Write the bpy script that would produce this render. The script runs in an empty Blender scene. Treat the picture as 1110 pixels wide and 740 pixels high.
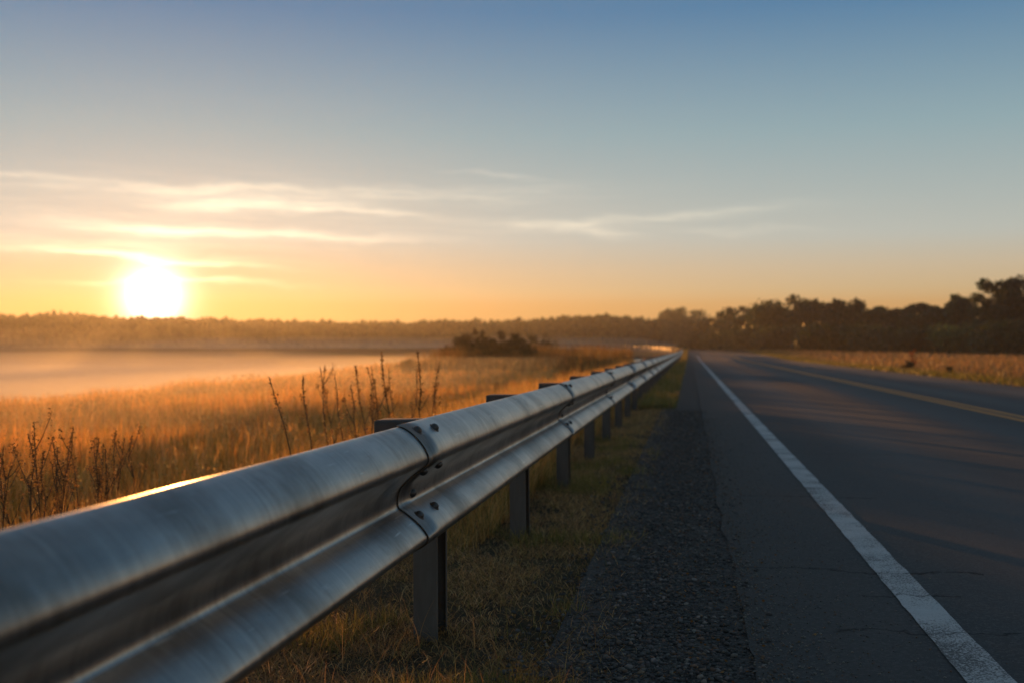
import bpy, math, random
import numpy as np
from mathutils import Vector, Matrix

scene = bpy.context.scene
R_ = math.radians
rng = np.random.default_rng(11)
random.seed(5)

# ------------------------------------------------------------------ camera
YAW = R_(9.2)
FPX = 1190.0
CAM_Z = 0.9
cam_data = bpy.data.cameras.new("camera")
cam = bpy.data.objects.new("camera", cam_data)
scene.collection.objects.link(cam)
scene.camera = cam
cam.location = (0, 0, CAM_Z)
cam.rotation_euler = (R_(90.385), 0, YAW)
cam_data.sensor_width = 36
cam_data.lens = FPX * 36 / 1110
cam_data.clip_start = 0.05
cam_data.clip_end = 6000
cam_data.dof.use_dof = True
cam_data.dof.focus_distance = 3.3
cam_data.dof.aperture_fstop = 3.2

# ------------------------------------------------------------------ light
SUN_AZ, SUN_EL = R_(-27.3), R_(2.55)
sun_dir = Vector((math.sin(SUN_AZ) * math.cos(SUN_EL), math.cos(SUN_AZ) * math.cos(SUN_EL), math.sin(SUN_EL)))
sun_data = bpy.data.lights.new("sun", "SUN")
sun_data.energy = 5.0
sun_data.angle = R_(0.6)
sun_data.color = (1.0, 0.41, 0.095)
sun = bpy.data.objects.new("sun", sun_data)
scene.collection.objects.link(sun)
sun.rotation_euler = sun_dir.to_track_quat("Z", "Y").to_euler()

scene.view_settings.view_transform = "Standard"
scene.view_settings.look = "None"
scene.view_settings.exposure = 0.0
scene.view_settings.gamma = 1.0
scene.cycles.use_denoising = True
scene.cycles.max_bounces = 8
scene.cycles.diffuse_bounces = 3
scene.cycles.glossy_bounces = 3
scene.cycles.transmission_bounces = 3
scene.cycles.volume_bounces = 1
scene.cycles.caustics_reflective = False
scene.cycles.sample_clamp_indirect = 6.0


# ------------------------------------------------------------------ node helper
class NT:
    def __init__(self, tree):
        self.t = tree

    def n(self, kind, **kw):
        node = self.t.nodes.new(kind)
        for k, v in kw.items():
            setattr(node, k, v)
        return node

    def put(self, sock, v):
        if isinstance(v, bpy.types.NodeSocket):
            self.t.links.new(v, sock)
        elif v is not None:
            sock.default_value = v

    def math(self, op, a, b=None, c=None, clamp=False):
        m = self.n("ShaderNodeMath", operation=op, use_clamp=clamp)
        for i, v in enumerate((a, b, c)):
            if v is not None:
                self.put(m.inputs[i], v)
        return m.outputs[0]

    def mix(self, f, a, b, mode="MIX", clamp=False):
        m = self.n("ShaderNodeMix", data_type="RGBA", blend_type=mode, clamp_result=clamp)
        m.clamp_factor = True
        self.put(m.inputs[0], f)
        self.put(m.inputs[6], a)
        self.put(m.inputs[7], b)
        return m.outputs[2]

    def ramp(self, f, stops, interp="LINEAR"):
        r = self.n("ShaderNodeValToRGB")
        r.color_ramp.interpolation = interp
        el = r.color_ramp.elements
        while len(el) < len(stops):
            el.new(0.5)
        for e, (p, c) in zip(el, stops):
            e.position = p
            e.color = (*c, 1) if len(c) == 3 else c
        self.put(r.inputs[0], f)
        return r.outputs[0]

    def noise(self, vec, scale, detail=3, rough=0.55, dim="3D", dist=0.0):
        t = self.n("ShaderNodeTexNoise", noise_dimensions=dim)
        if vec is not None:
            self.put(t.inputs["Vector"], vec)
        t.inputs["Scale"].default_value = scale
        t.inputs["Detail"].default_value = detail
        t.inputs["Roughness"].default_value = rough
        t.inputs["Distortion"].default_value = dist
        return t.outputs["Fac"]

    def voro(self, vec, scale, feature="F1", out="Distance", rand=1.0):
        t = self.n("ShaderNodeTexVoronoi", feature=feature)
        self.put(t.inputs["Vector"], vec)
        t.inputs["Scale"].default_value = scale
        t.inputs["Randomness"].default_value = rand
        return t.outputs[out]

    def mapped(self, vec, scale=(1, 1, 1), loc=(0, 0, 0), rot=(0, 0, 0)):
        m = self.n("ShaderNodeMapping")
        self.put(m.inputs[0], vec)
        m.inputs["Scale"].default_value = scale
        m.inputs["Location"].default_value = loc
        m.inputs["Rotation"].default_value = rot
        return m.outputs[0]

    def bump(self, h, strength, dist, normal=None):
        b = self.n("ShaderNodeBump")
        b.inputs["Strength"].default_value = strength
        b.inputs["Distance"].default_value = dist
        self.put(b.inputs["Height"], h)
        if normal is not None:
            self.put(b.inputs["Normal"], normal)
        return b.outputs[0]

    def comb(self, x, y, z=0.0):
        c = self.n("ShaderNodeCombineXYZ")
        for i, v in enumerate((x, y, z)):
            self.put(c.inputs[i], v)
        return c.outputs[0]


# ------------------------------------------------------------------ world: Nishita dawn sky, twilight band, cirrus, sun
world = bpy.data.worlds.new("World")
scene.world = world
world.use_nodes = True
W = NT(world.node_tree)
bg = world.node_tree.nodes["Background"]
bg.inputs["Strength"].default_value = 0.1
sky = W.n("ShaderNodeTexSky", sky_type="NISHITA", sun_disc=False)
sky.sun_elevation = SUN_EL
sky.sun_rotation = SUN_AZ
sky.air_density, sky.dust_density, sky.ozone_density = 1.0, 0.3, 3.0
vdir = W.n("ShaderNodeTexCoord").outputs["Generated"]
nrm = W.n("ShaderNodeVectorMath", operation="NORMALIZE")
W.put(nrm.inputs[0], vdir)
vdir = nrm.outputs[0]
sep = W.n("ShaderNodeSeparateXYZ")
W.put(sep.inputs[0], vdir)
elev = W.math("MULTIPLY", W.math("ARCSINE", sep.outputs[2]), 180 / math.pi)       # degrees
azim = W.math("MULTIPLY", W.math("ARCTAN2", sep.outputs[0], sep.outputs[1]), 180 / math.pi)
# light scattered high in the thin morning air, by height above the horizon (the same all round)
BAND = [(-2, (0.30, 0.16, 0.06)), (0, (0.55, 0.28, 0.09)), (2.2, (0.57, 0.32, 0.12)), (2.9, (0.56, 0.40, 0.21)), (4.1, (0.54, 0.44, 0.30)),
        (5.7, (0.46, 0.48, 0.43)), (11, (0.265, 0.38, 0.41)), (17, (0.086, 0.207, 0.35)), (26, (0.065, 0.145, 0.24)), (42, (0.095, 0.145, 0.20)), (90, (0.11, 0.15, 0.195))]
band = W.ramp(W.math("DIVIDE", W.math("ADD", elev, 2.0), 92.0), [((e + 2) / 92, c) for e, c in BAND])
bandx = W.n("ShaderNodeVectorMath", operation="SCALE")
W.put(bandx.inputs[0], band)
bandx.inputs[3].default_value = 10.0
skyx = W.n("ShaderNodeVectorMath", operation="SCALE")
W.put(skyx.inputs[0], sky.outputs[0])
skyx.inputs[3].default_value = 0.12
base = W.mix(1.0, skyx.outputs[0], bandx.outputs[0], "ADD")
# angle from the sun
dotn = W.n("ShaderNodeVectorMath", operation="DOT_PRODUCT")
W.put(dotn.inputs[0], vdir)
dotn.inputs[1].default_value = sun_dir
sang = W.math("MULTIPLY", W.math("ARCCOSINE", W.math("MINIMUM", dotn.outputs["Value"], 0.9999999)), 180 / math.pi)


def px_dir(px, py):
    a = math.atan((px - 555) / FPX)
    return math.degrees(a) - 9.2, math.degrees(math.atan((378 - py) / FPX * math.cos(a)))


wn = W.noise(W.comb(W.math("MULTIPLY", azim, 0.16), W.math("MULTIPLY", elev, 0.5)), 1.0, 3, 0.55)
wn2 = W.noise(W.comb(W.math("MULTIPLY", azim, 0.11), W.math("MULTIPLY", elev, 1.7), 4.0), 1.0, 4, 0.6)
el_w = W.math("ADD", elev, W.math("MULTIPLY", W.math("SUBTRACT", wn, 0.5), 1.5))
STREAKS = [  # px, py, half length, half thickness, strength, slope
    (20, 190, 75, 3, .50, .03), (225, 206, 130, 4, .62, -.02), (285, 223, 95, 6, .95, .02), (450, 212, 140, 7, .50, -.02),
    (395, 229, 65, 4, .6, .08), (535, 191, 50, 2.5, .35, .1), (165, 247, 85, 7, 1.0, .02), (55, 265, 110, 9, .40, 0),
    (345, 257, 105, 5, .75, .02), (590, 241, 75, 4.5, .5, .06), (705, 237, 130, 5, .50, -.06), (640, 252, 45, 4, .45, .1),
    (800, 250, 70, 4, .22, .02), (90, 275, 130, 4, .7, .02), (190, 283, 80, 3, .9, .06), (190, 306, 90, 3, .8, 0),
    (250, 236, 330, 45, .20, 0)]
total = None
for (px, py, hl, ht, st, sl) in STREAKS:
    a0, e0 = px_dir(px, py)
    k = 57.3 / FPX
    da = W.math("SUBTRACT", azim, a0)
    de = W.math("ADD", W.math("SUBTRACT", el_w, e0), W.math("MULTIPLY", da, sl))
    q = W.math("ADD", W.math("POWER", W.math("ABSOLUTE", W.math("DIVIDE", da, hl * k)), 2.0),
               W.math("POWER", W.math("ABSOLUTE", W.math("DIVIDE", de, ht * k * 0.95)), 2.0))
    g = W.math("MULTIPLY", W.math("EXPONENT", W.math("MULTIPLY", q, -1.0)), st)
    total = g if total is None else W.math("ADD", total, g)
wn3 = W.noise(W.comb(W.math("ADD", W.math("MULTIPLY", azim, 0.35), W.math("MULTIPLY", elev, 0.5)), W.math("MULTIPLY", el_w, 4.5), 9.0), 1.0, 4, 0.65)
cl = W.math("MULTIPLY", total, W.ramp(wn2, [(0.28, (0.3,) * 3), (0.7, (1.2,) * 3)]))
cl = W.math("MULTIPLY", cl, W.ramp(wn3, [(0.3, (0.55,) * 3), (0.68, (1.25,) * 3)]))
near_sun = W.math("EXPONENT", W.math("MULTIPLY", sang, -0.16))
cl_col = W.mix(near_sun, (4.2, 3.3, 2.1, 1), (13.0, 9.5, 5.5, 1))
cl_add = W.mix(W.math("MINIMUM", cl, 1.0), (0, 0, 0, 1), cl_col)
# the sun in thin vapour: a bright core with a soft rim and an aureole
halo = W.math("EXPONENT", W.math("MULTIPLY", W.math("POWER", W.math("DIVIDE", sang, 1.35), 1.5), -1.0))
core = W.math("EXPONENT", W.math("MULTIPLY", W.math("POWER", W.math("DIVIDE", sang, 1.2), 2.0), -1.0))
aur = W.math("EXPONENT", W.math("MULTIPLY", sang, -0.62))
aur2 = W.math("EXPONENT", W.math("MULTIPLY", sang, -0.13))


def scaled(f, col):
    v = W.n("ShaderNodeVectorMath", operation="SCALE")
    v.inputs[0].default_value = col
    W.put(v.inputs[3], f)
    return v.outputs[0]


skyc = W.mix(1.0, base, cl_add, "ADD")
skyc = W.mix(1.0, skyc, scaled(core, (26, 23, 18)), "ADD")
skyc = W.mix(1.0, skyc, scaled(halo, (11, 9.0, 7.6)), "ADD")
skyc = W.mix(1.0, skyc, scaled(aur, (3, 1.3, 0.5)), "ADD")
W.put(bg.inputs["Color"], skyc)


# ------------------------------------------------------------------ scene helpers
def link(o):
    scene.collection.objects.link(o)
    return o


def tag(o, label=None, cat=None, group=None, kind=None):
    if label:
        o["label"] = label
    if cat:
        o["category"] = cat
    if group:
        o["group"] = group
    if kind:
        o["kind"] = kind
    return o


def mesh_np(name, V, F, mat, parent=None, col=None, smooth=False, loc=None, uv=None):
    """V (n,3), F list of int arrays (m,k) -> one mesh object"""
    me = bpy.data.meshes.new(name)
    V = np.asarray(V, dtype=np.float32)
    if not isinstance(F, list):
        F = [F]
    F = [np.asarray(f, dtype=np.int32) for f in F if len(f)]
    nl = sum(f.size for f in F)
    npoly = sum(len(f) for f in F)
    me.vertices.add(len(V))
    me.vertices.foreach_set("co", V.ravel())
    me.loops.add(nl)
    me.loops.foreach_set("vertex_index", np.concatenate([f.ravel() for f in F]))
    me.polygons.add(npoly)
    tot = np.concatenate([np.full(len(f), f.shape[1], dtype=np.int32) for f in F])
    start = np.concatenate([[0], np.cumsum(tot)[:-1]]).astype(np.int32)
    me.polygons.foreach_set("loop_start", start)
    if smooth:
        me.polygons.foreach_set("use_smooth", np.ones(npoly, dtype=bool))
    me.update(calc_edges=True)
    me.validate()
    if col is not None:
        a = me.color_attributes.new("tint", "FLOAT_COLOR", "POINT")
        c = np.ones((len(V), 4), dtype=np.float32)
        c[:, :3] = col
        a.data.foreach_set("color", c.ravel())
    if uv is not None:
        u = me.uv_layers.new(name="UVMap")
        li = np.concatenate([f.ravel() for f in F])
        u.data.foreach_set("uv", np.asarray(uv, dtype=np.float32)[li].ravel())
    if mat:
        me.materials.append(mat)
    o = link(bpy.data.objects.new(name, me))
    if parent:
        o.parent = parent
    if loc is not None:
        o.location = loc
    return o


def empty(name, loc, rz=0.0):
    o = link(bpy.data.objects.new(name, None))
    o.location = loc
    o.rotation_euler = (0, 0, rz)
    o.empty_display_size = 0.2
    return o


def grid_faces(nu, nv):
    i = np.arange(nu - 1)[:, None] * nv + np.arange(nv - 1)[None, :]
    return np.stack([i, i + nv, i + nv + 1, i + 1], -1).reshape(-1, 4)


def vnoise(x, y, seed=0, octaves=3, lac=2.1):
    """smooth value noise on arrays"""
    x = np.asarray(x, float)
    y = np.asarray(y, float)
    out = np.zeros(np.broadcast(x, y).shape)
    amp, tot = 1.0, 0.0
    for o in range(octaves):
        xi, yi = np.floor(x).astype(np.int64), np.floor(y).astype(np.int64)
        fx, fy = x - xi, y - yi
        fx, fy = fx * fx * (3 - 2 * fx), fy * fy * (3 - 2 * fy)

        def h(a, b):
            n = (a * 374761393 + b * 668265263 + (seed + o) * 974634777) & 0xFFFFFFFF
            n = ((n ^ (n >> 13)) * 1274126177) & 0xFFFFFFFF
            return ((n ^ (n >> 16)) & 0xFFFF) / 65535.0

        v = (h(xi, yi) * (1 - fx) + h(xi + 1, yi) * fx) * (1 - fy) + (h(xi, yi + 1) * (1 - fx) + h(xi + 1, yi + 1) * fx) * fy
        out += amp * v
        tot += amp
        amp *= 0.5
        x, y = x * lac + 17.3, y * lac + 9.1
    return out / tot


def sstep(a, b, x):
    t = np.clip((np.asarray(x, float) - a) / (b - a), 0, 1)
    return t * t * (3 - 2 * t)


# ------------------------------------------------------------------ road path and terrain height
S0, RAD = 110.0, 80.0


def zr(s):
    return 1.1 * sstep(85, 185, s)


def path(s, d):
    s = np.asarray(s, float)
    d = np.asarray(d, float)
    a = np.clip((s - S0) / RAD, 0, None)
    x = np.where(s <= S0, d, -RAD + (RAD + d) * np.cos(a))
    y = np.where(s <= S0, s, S0 + (RAD + d) * np.sin(a))
    return x, y, zr(s)


def inv_path(x, y):
    x = np.asarray(x, float)
    y = np.asarray(y, float)
    dx, dy = x + RAD, y - S0
    rr = np.hypot(dx, dy)
    a = np.clip(np.arctan2(dy, dx), 0, 1.75)
    return np.where(y <= S0, y, S0 + RAD * a), np.where(y <= S0, x, rr - RAD)


def terrain(x, y):
    s, d = inv_path(x, y)
    side = -0.45 + 0.41 * sstep(32, 58, s)
    side = side - 0.28 * sstep(-1.4, -1.9, d) * (1 - sstep(-6.5, -8.5, d)) * sstep(58, 64, s) * (1 - sstep(108, 114, s))
    left = side * sstep(-1.35, -3.4, d)
    left = left + (-2.9 - side) * sstep(-12.5, -30, d)
    right = -0.22 * sstep(8.6, 11.5, d) + 0.15 * sstep(13, 20, d) + 0.5 * sstep(40, 200, d)
    z = zr(s) * (1 - sstep(14, 60, np.abs(d)) * 0.7) + np.where(d < 0, left, right)
    off = np.where(d < 0, sstep(-1.0, -3.0, d), sstep(8.6, 11, d))
    z = z + off * 0.16 * (vnoise(x * 0.33, y * 0.33, 3) - 0.5)
    return z - 0.03


# ------------------------------------------------------------------ materials
def new_mat(name):
    m = bpy.data.materials.new(name)
    m.use_nodes = True
    nt = NT(m.node_tree)
    return m, nt, m.node_tree.nodes["Principled BSDF"]


def leaf_mat(name, trans=0.45, rough=0.55, spec=0.3, gain=1.0):
    """blades and leaves: own colour in the tint attribute, part of the light passes through"""
    m, N, b = new_mat(name)
    at = N.n("ShaderNodeAttribute", attribute_name="tint")
    c = at.outputs["Color"]
    N.put(b.inputs["Base Color"], c)
    b.inputs["Roughness"].default_value = rough
    b.inputs["Specular IOR Level"].default_value = spec
    tr = N.n("ShaderNodeBsdfTranslucent")
    g = N.n("ShaderNodeHueSaturation")
    g.inputs["Saturation"].default_value = 1.15
    g.inputs["Value"].default_value = 1.5 * gain
    N.put(g.inputs["Color"], c)
    N.put(tr.inputs["Color"], g.outputs[0])
    mx = N.n("ShaderNodeMixShader")
    mx.inputs[0].default_value = trans
    N.put(mx.inputs[1], b.outputs[0])
    N.put(mx.inputs[2], tr.outputs[0])
    N.put(m.node_tree.nodes["Material Output"].inputs[0], mx.outputs[0])
    return m


M_grass = leaf_mat("dry_grass_blades", 0.6, 0.45, 0.4, 1.45)
M_leaf = leaf_mat("tree_leaves", 0.3, 0.5, 0.3)
M_far = leaf_mat("distant_leaves", 0.2, 0.7, 0.1)

# soil under the grass
M_soil, N, b = new_mat("meadow_soil")
pos = N.n("ShaderNodeNewGeometry").outputs["Position"]
n1 = N.noise(pos, 0.35, 4)
n2 = N.noise(pos, 9.0, 5, 0.65)
c1 = N.ramp(n1, [(0.3, (0.085, 0.058, 0.028)), (0.5, (0.12, 0.085, 0.04)), (0.7, (0.07, 0.065, 0.025))])
c2 = N.mix(N.ramp(n2, [(0.35, (0, 0, 0)), (0.65, (1, 1, 1))]), (0.035, 0.027, 0.017, 1), c1)
N.put(b.inputs["Base Color"], c2)
b.inputs["Roughness"].default_value = 0.95
b.inputs["Specular IOR Level"].default_value = 0.1
N.put(b.inputs["Normal"], N.bump(N.noise(pos, 22, 5, 0.7), 0.8, 0.03))

# asphalt: aggregate, wheel tracks, patches, transverse cracks
M_asph, N, b = new_mat("old_asphalt")
pos = N.n("ShaderNodeNewGeometry").outputs["Position"]
sp = N.n("ShaderNodeSeparateXYZ")
N.put(sp.inputs[0], pos)
X, Y = sp.outputs[0], sp.outputs[1]
big = N.noise(N.mapped(pos, (0.9, 0.12, 1)), 1.0, 4)
agg = N.voro(pos, 115.0, out="Color")
aggd = N.voro(pos, 115.0)
fine = N.noise(pos, 260, 3, 0.7)
c = N.ramp(big, [(0.28, (0.066, 0.064, 0.063)), (0.52, (0.092, 0.088, 0.085)), (0.75, (0.118, 0.113, 0.110))])
sv = N.n("ShaderNodeSeparateColor")
N.put(sv.inputs[0], agg)
c = N.mix(N.ramp(sv.outputs[0], [(0.55, (0, 0, 0)), (0.95, (1, 1, 1))]), c, (0.13, 0.125, 0.12, 1))
c = N.mix(N.ramp(fine, [(0.3, (0.7,) * 3), (0.6, (0, 0, 0))]), c, (0.022, 0.022, 0.024, 1))
# polished wheel tracks
trk = None
for tx in (1.75, 3.35, 5.1, 6.7):
    t_ = N.math("EXPONENT", N.math("MULTIPLY", N.math("POWER", N.math("ABSOLUTE", N.math("DIVIDE", N.math("SUBTRACT", X, tx), 0.38)), 2.0), -1.0))
    trk = t_ if trk is None else N.math("ADD", trk, t_)
c = N.mix(N.math("MULTIPLY", trk, 0.4), c, (0.115, 0.112, 0.110, 1))
# seams across the lane
wob = N.math("MULTIPLY", N.math("SUBTRACT", N.noise(pos, 3.2, 5, 0.65), 0.5), 0.42)
ck = None
for cy, x0, x1, wd in ((4.62, .17, 1.15, .017), (4.18, .62, .95, .013), (3.66, .45, 1.0, .013), (3.45, 1.15, 3.2, .012),
                       (6.9, .17, 1.1, .016), (9.8, .17, 4.0, .014), (14.5, .3, 4.2, .016), (21.0, .17, 8, .02)):
    dd = N.math("ABSOLUTE", N.math("SUBTRACT", N.math("ADD", Y, wob), cy))
    on = N.math("MULTIPLY", N.math("GREATER_THAN", X, x0), N.math("LESS_THAN", N.math("ADD", X, wob), x1))
    v = N.math("MULTIPLY", N.math("SUBTRACT", 1.0, N.math("DIVIDE", dd, wd), clamp=True), on)
    ck = v if ck is None else N.math("MAXIMUM", ck, v)
crack_sock = ck
c = N.mix(ck, c, (0.008, 0.008, 0.009, 1))
# sealed strip along the shoulder edge, dusty
dust = N.math("MULTIPLY", N.math("SUBTRACT", 1.0, N.math("DIVIDE", N.math("SUBTRACT", X, 0.1), 0.7), clamp=True), N.noise(pos, 5, 4, 0.6))
c = N.mix(dust, c, (0.075, 0.062, 0.05, 1))
N.put(b.inputs["Base Color"], c)
N.put(b.inputs["Roughness"], N.math("SUBTRACT", 0.96, N.math("MULTIPLY", trk, 0.10)))
b.inputs["Specular IOR Level"].default_value = 0.28
h = N.math("SUBTRACT", N.math("ADD", N.math("MULTIPLY", aggd, -0.7), N.math("MULTIPLY", fine, 0.8)), N.math("MULTIPLY", ck, 3.0))
N.put(b.inputs["Normal"], N.bump(h, 0.22, 0.004))

# gravel bed
M_grav, N, b = new_mat("gravel_bed")
pos = N.n("ShaderNodeNewGeometry").outputs["Position"]
vc = N.voro(pos, 70, out="Color")
vd = N.voro(pos, 70)
sv = N.n("ShaderNodeSeparateColor")
N.put(sv.inputs[0], vc)
c = N.ramp(sv.outputs[0], [(0.1, (0.032, 0.028, 0.025)), (0.6, (0.065, 0.055, 0.047)), (0.92, (0.12, 0.10, 0.085))])
c = N.mix(N.math("MULTIPLY", N.noise(pos, 4, 4), 0.6), c, (0.05, 0.04, 0.03, 1))
N.put(b.inputs["Base Color"], c)
b.inputs["Roughness"].default_value = 0.9
N.put(b.inputs["Normal"], N.bump(N.math("MULTIPLY", vd, -1.0), 1.0, 0.012))

M_stone, N, b = new_mat("stone_chips")
at = N.n("ShaderNodeAttribute", attribute_name="tint")
N.put(b.inputs["Base Color"], at.outputs["Color"])
b.inputs["Roughness"].default_value = 0.8


def paint_mat(name, col, worn):
    m, N, b = new_mat(name)
    pos = N.n("ShaderNodeNewGeometry").outputs["Position"]
    grit = N.noise(pos, 150, 4, 0.7)
    big = N.noise(pos, 2.2, 4, 0.6)
    w = N.math("ADD", grit, N.math("MULTIPLY", N.math("SUBTRACT", big, 0.5), 0.7))
    f = N.ramp(w, [(worn - 0.05, (1, 1, 1)), (worn + 0.08, (0, 0, 0))])
    c = N.mix(N.noise(pos, 14, 4), (col[0] * .75, col[1] * .74, col[2] * .72, 1), (*col, 1))
    c = N.mix(f, c, (0.06, 0.058, 0.056, 1))
    sp = N.n("ShaderNodeSeparateXYZ")
    N.put(sp.inputs[0], pos)
    wob = N.math("MULTIPLY", N.math("SUBTRACT", N.noise(pos, 3.2, 5, 0.65), 0.5), 0.42)
    for cy, wd in ((4.18, .012), (3.66, .010), (4.62, .010), (9.8, .014)):
        dd = N.math("ABSOLUTE", N.math("SUBTRACT", N.math("ADD", sp.outputs[1], wob), cy))
        c = N.mix(N.math("SUBTRACT", 1.0, N.math("DIVIDE", dd, wd), clamp=True), c, (0.012, 0.012, 0.013, 1))
    N.put(b.inputs["Base Color"], c)
    b.inputs["Roughness"].default_value = 0.65
    N.put(b.inputs["Normal"], N.bump(N.math("ADD", grit, N.math("MULTIPLY", N.voro(pos, 115.0), -0.5)), 0.35, 0.004))
    return m


M_white = paint_mat("worn_white_paint", (0.55, 0.55, 0.54), 0.42)
M_yellow = paint_mat("worn_yellow_paint", (0.85, 0.29, 0.01), 0.30)

# galvanised steel rail
M_rail, N, b = new_mat("galvanised_steel")
uv = N.n("ShaderNodeUVMap", uv_map="UVMap").outputs[0]
streak = N.noise(N.mapped(uv, (70, 3.0, 1)), 1.0, 4, 0.65)      # brushed marks across the rail
streak2 = N.noise(N.mapped(uv, (9, 1.2, 1)), 1.0, 4, 0.6)
longs = N.noise(N.mapped(uv, (0.8, 26, 1)), 1.0, 3, 0.6)
blot = N.noise(N.mapped(uv, (3.0, 7, 1)), 1.0, 5, 0.6)
spang = N.voro(N.mapped(uv, (60, 60, 1)), 1.0, out="Color")
sv = N.n("ShaderNodeSeparateColor")
N.put(sv.inputs[0], spang)
c = N.ramp(streak, [(0.25, (0.31, 0.285, 0.265)), (0.6, (0.44, 0.405, 0.375)), (0.85, (0.57, 0.53, 0.49))])
c = N.mix(N.math("MULTIPLY", N.ramp(blot, [(0.45, (0, 0, 0)), (0.75, (1, 1, 1))]), 0.55), c, (0.10, 0.097, 0.094, 1))
stain = N.noise(N.mapped(uv, (2.2, 1.1, 1)), 1.0, 6, 0.7)
c = N.mix(N.ramp(stain, [(0.48, (0, 0, 0)), (0.62, (0.7,) * 3)]), c, (0.14, 0.12, 0.10, 1))
scuff = N.noise(N.mapped(uv, (5.5, 60, 1)), 1.0, 2, 0.5)
c = N.mix(N.math("MULTIPLY", N.ramp(scuff, [(0.64, (0, 0, 0)), (0.72, (1, 1, 1))]), N.ramp(blot, [(0.5, (0, 0, 0)), (0.6, (0.6,) * 3)])), c, (0.68, 0.66, 0.63, 1))
runs = N.noise(N.mapped(uv, (38, 0.9, 1)), 1.0, 3, 0.6)
c = N.mix(N.ramp(runs, [(0.60, (0, 0, 0)), (0.75, (0.5,) * 3)]), c, (0.15, 0.14, 0.13, 1))
fleck = N.voro(N.mapped(uv, (26, 26, 1)), 1.0)
c = N.mix(N.ramp(fleck, [(0.035, (0.7,) * 3), (0.06, (0, 0, 0))]), c, (0.07, 0.045, 0.03, 1))
N.put(b.inputs["Base Color"], c)
b.inputs["Metallic"].default_value = 0.92
rg = N.math("ADD", N.math("MULTIPLY", stain, 0.26), N.math("ADD", 0.07, N.math("MULTIPLY", streak, 0.10)))
rg = N.math("ADD", rg, N.math("MULTIPLY", streak2, 0.14))
rg = N.math("ADD", rg, N.math("MULTIPLY", sv.outputs[0], 0.05))
N.put(b.inputs["Roughness"], rg)
hh = N.math("ADD", N.math("MULTIPLY", streak, 0.25), N.math("ADD", N.math("MULTIPLY", streak2, 0.6), N.math("MULTIPLY", longs, 0.35)))
N.put(b.inputs["Normal"], N.bump(hh, 0.22, 0.004))


def steel(name, col, rough, metal=0.75):
    m, N, b = new_mat(name)
    pos = N.n("ShaderNodeTexCoord").outputs["Object"]
    v = N.noise(N.mapped(pos, (30, 30, 4)), 1.0, 4, 0.6)
    c = N.ramp(v, [(0.3, tuple(x * 0.6 for x in col)), (0.7, col)])
    c = N.mix(N.ramp(N.noise(pos, 11, 5, 0.65), [(0.55, (0, 0, 0)), (0.72, (0.8,) * 3)]), c, (0.085, 0.045, 0.025, 1))
    N.put(b.inputs["Base Color"], c)
    b.inputs["Metallic"].default_value = metal
    N.put(b.inputs["Roughness"], N.math("ADD", rough, N.math("MULTIPLY", v, 0.2)))
    N.put(b.inputs["Normal"], N.bump(v, 0.25, 0.003))
    return m


M_post = steel("weathered_post_steel", (0.135, 0.118, 0.10), 0.55, 0.3)
M_block = steel("dark_block", (0.085, 0.075, 0.07), 0.6, 0.2)
M_bolt = steel("dark_bolt_steel", (0.11, 0.10, 0.095), 0.38, 0.8)

M_bark, N, b = new_mat("bark")
pos = N.n("ShaderNodeTexCoord").outputs["Object"]
c = N.ramp(N.noise(N.mapped(pos, (6, 6, 1.5)), 1.0, 4), [(0.3, (0.03, 0.024, 0.018)), (0.7, (0.09, 0.07, 0.055))])
N.put(b.inputs["Base Color"], c)
b.inputs["Roughness"].default_value = 0.9

M_stem, N, b = new_mat("dry_stem")
pos = N.n("ShaderNodeTexCoord").outputs["Object"]
c = N.ramp(N.noise(pos, 15, 3), [(0.3, (0.06, 0.038, 0.02)), (0.7, (0.13, 0.085, 0.042))])
N.put(b.inputs["Base Color"], c)
b.inputs["Roughness"].default_value = 0.8

M_water, N, b = new_mat("still_water")
pos = N.n("ShaderNodeNewGeometry").outputs["Position"]
b.inputs["Base Color"].default_value = (0.02, 0.028, 0.028, 1)
b.inputs["Roughness"].default_value = 0.22
b.inputs["IOR"].default_value = 1.33
N.put(b.inputs["Normal"], N.bump(N.noise(pos, 1.5, 3), 0.3, 0.08))


def vol_mat(name, col, dens, aniso):
    m = bpy.data.materials.new(name)
    m.use_nodes = True
    nt = m.node_tree
    nt.nodes.remove(nt.nodes["Principled BSDF"])
    v = nt.nodes.new("ShaderNodeVolumePrincipled")
    v.inputs["Color"].default_value = (*col, 1)
    v.inputs["Density"].default_value = dens
    v.inputs["Anisotropy"].default_value = aniso
    nt.links.new(v.outputs[0], nt.nodes["Material Output"].inputs["Volume"])
    return m


M_haze = vol_mat("morning_haze", (0.95, 0.93, 0.90), 0.0003, 0.71)
M_mist = [vol_mat("mist_%d" % i, (0.97, 0.91, 0.80), dn, g) for i, (dn, g) in enumerate(((.0005, .6), (.0026, .62), (.005, .64), (.010, .64), (.0026, .6), (.007, .55)))]

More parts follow.
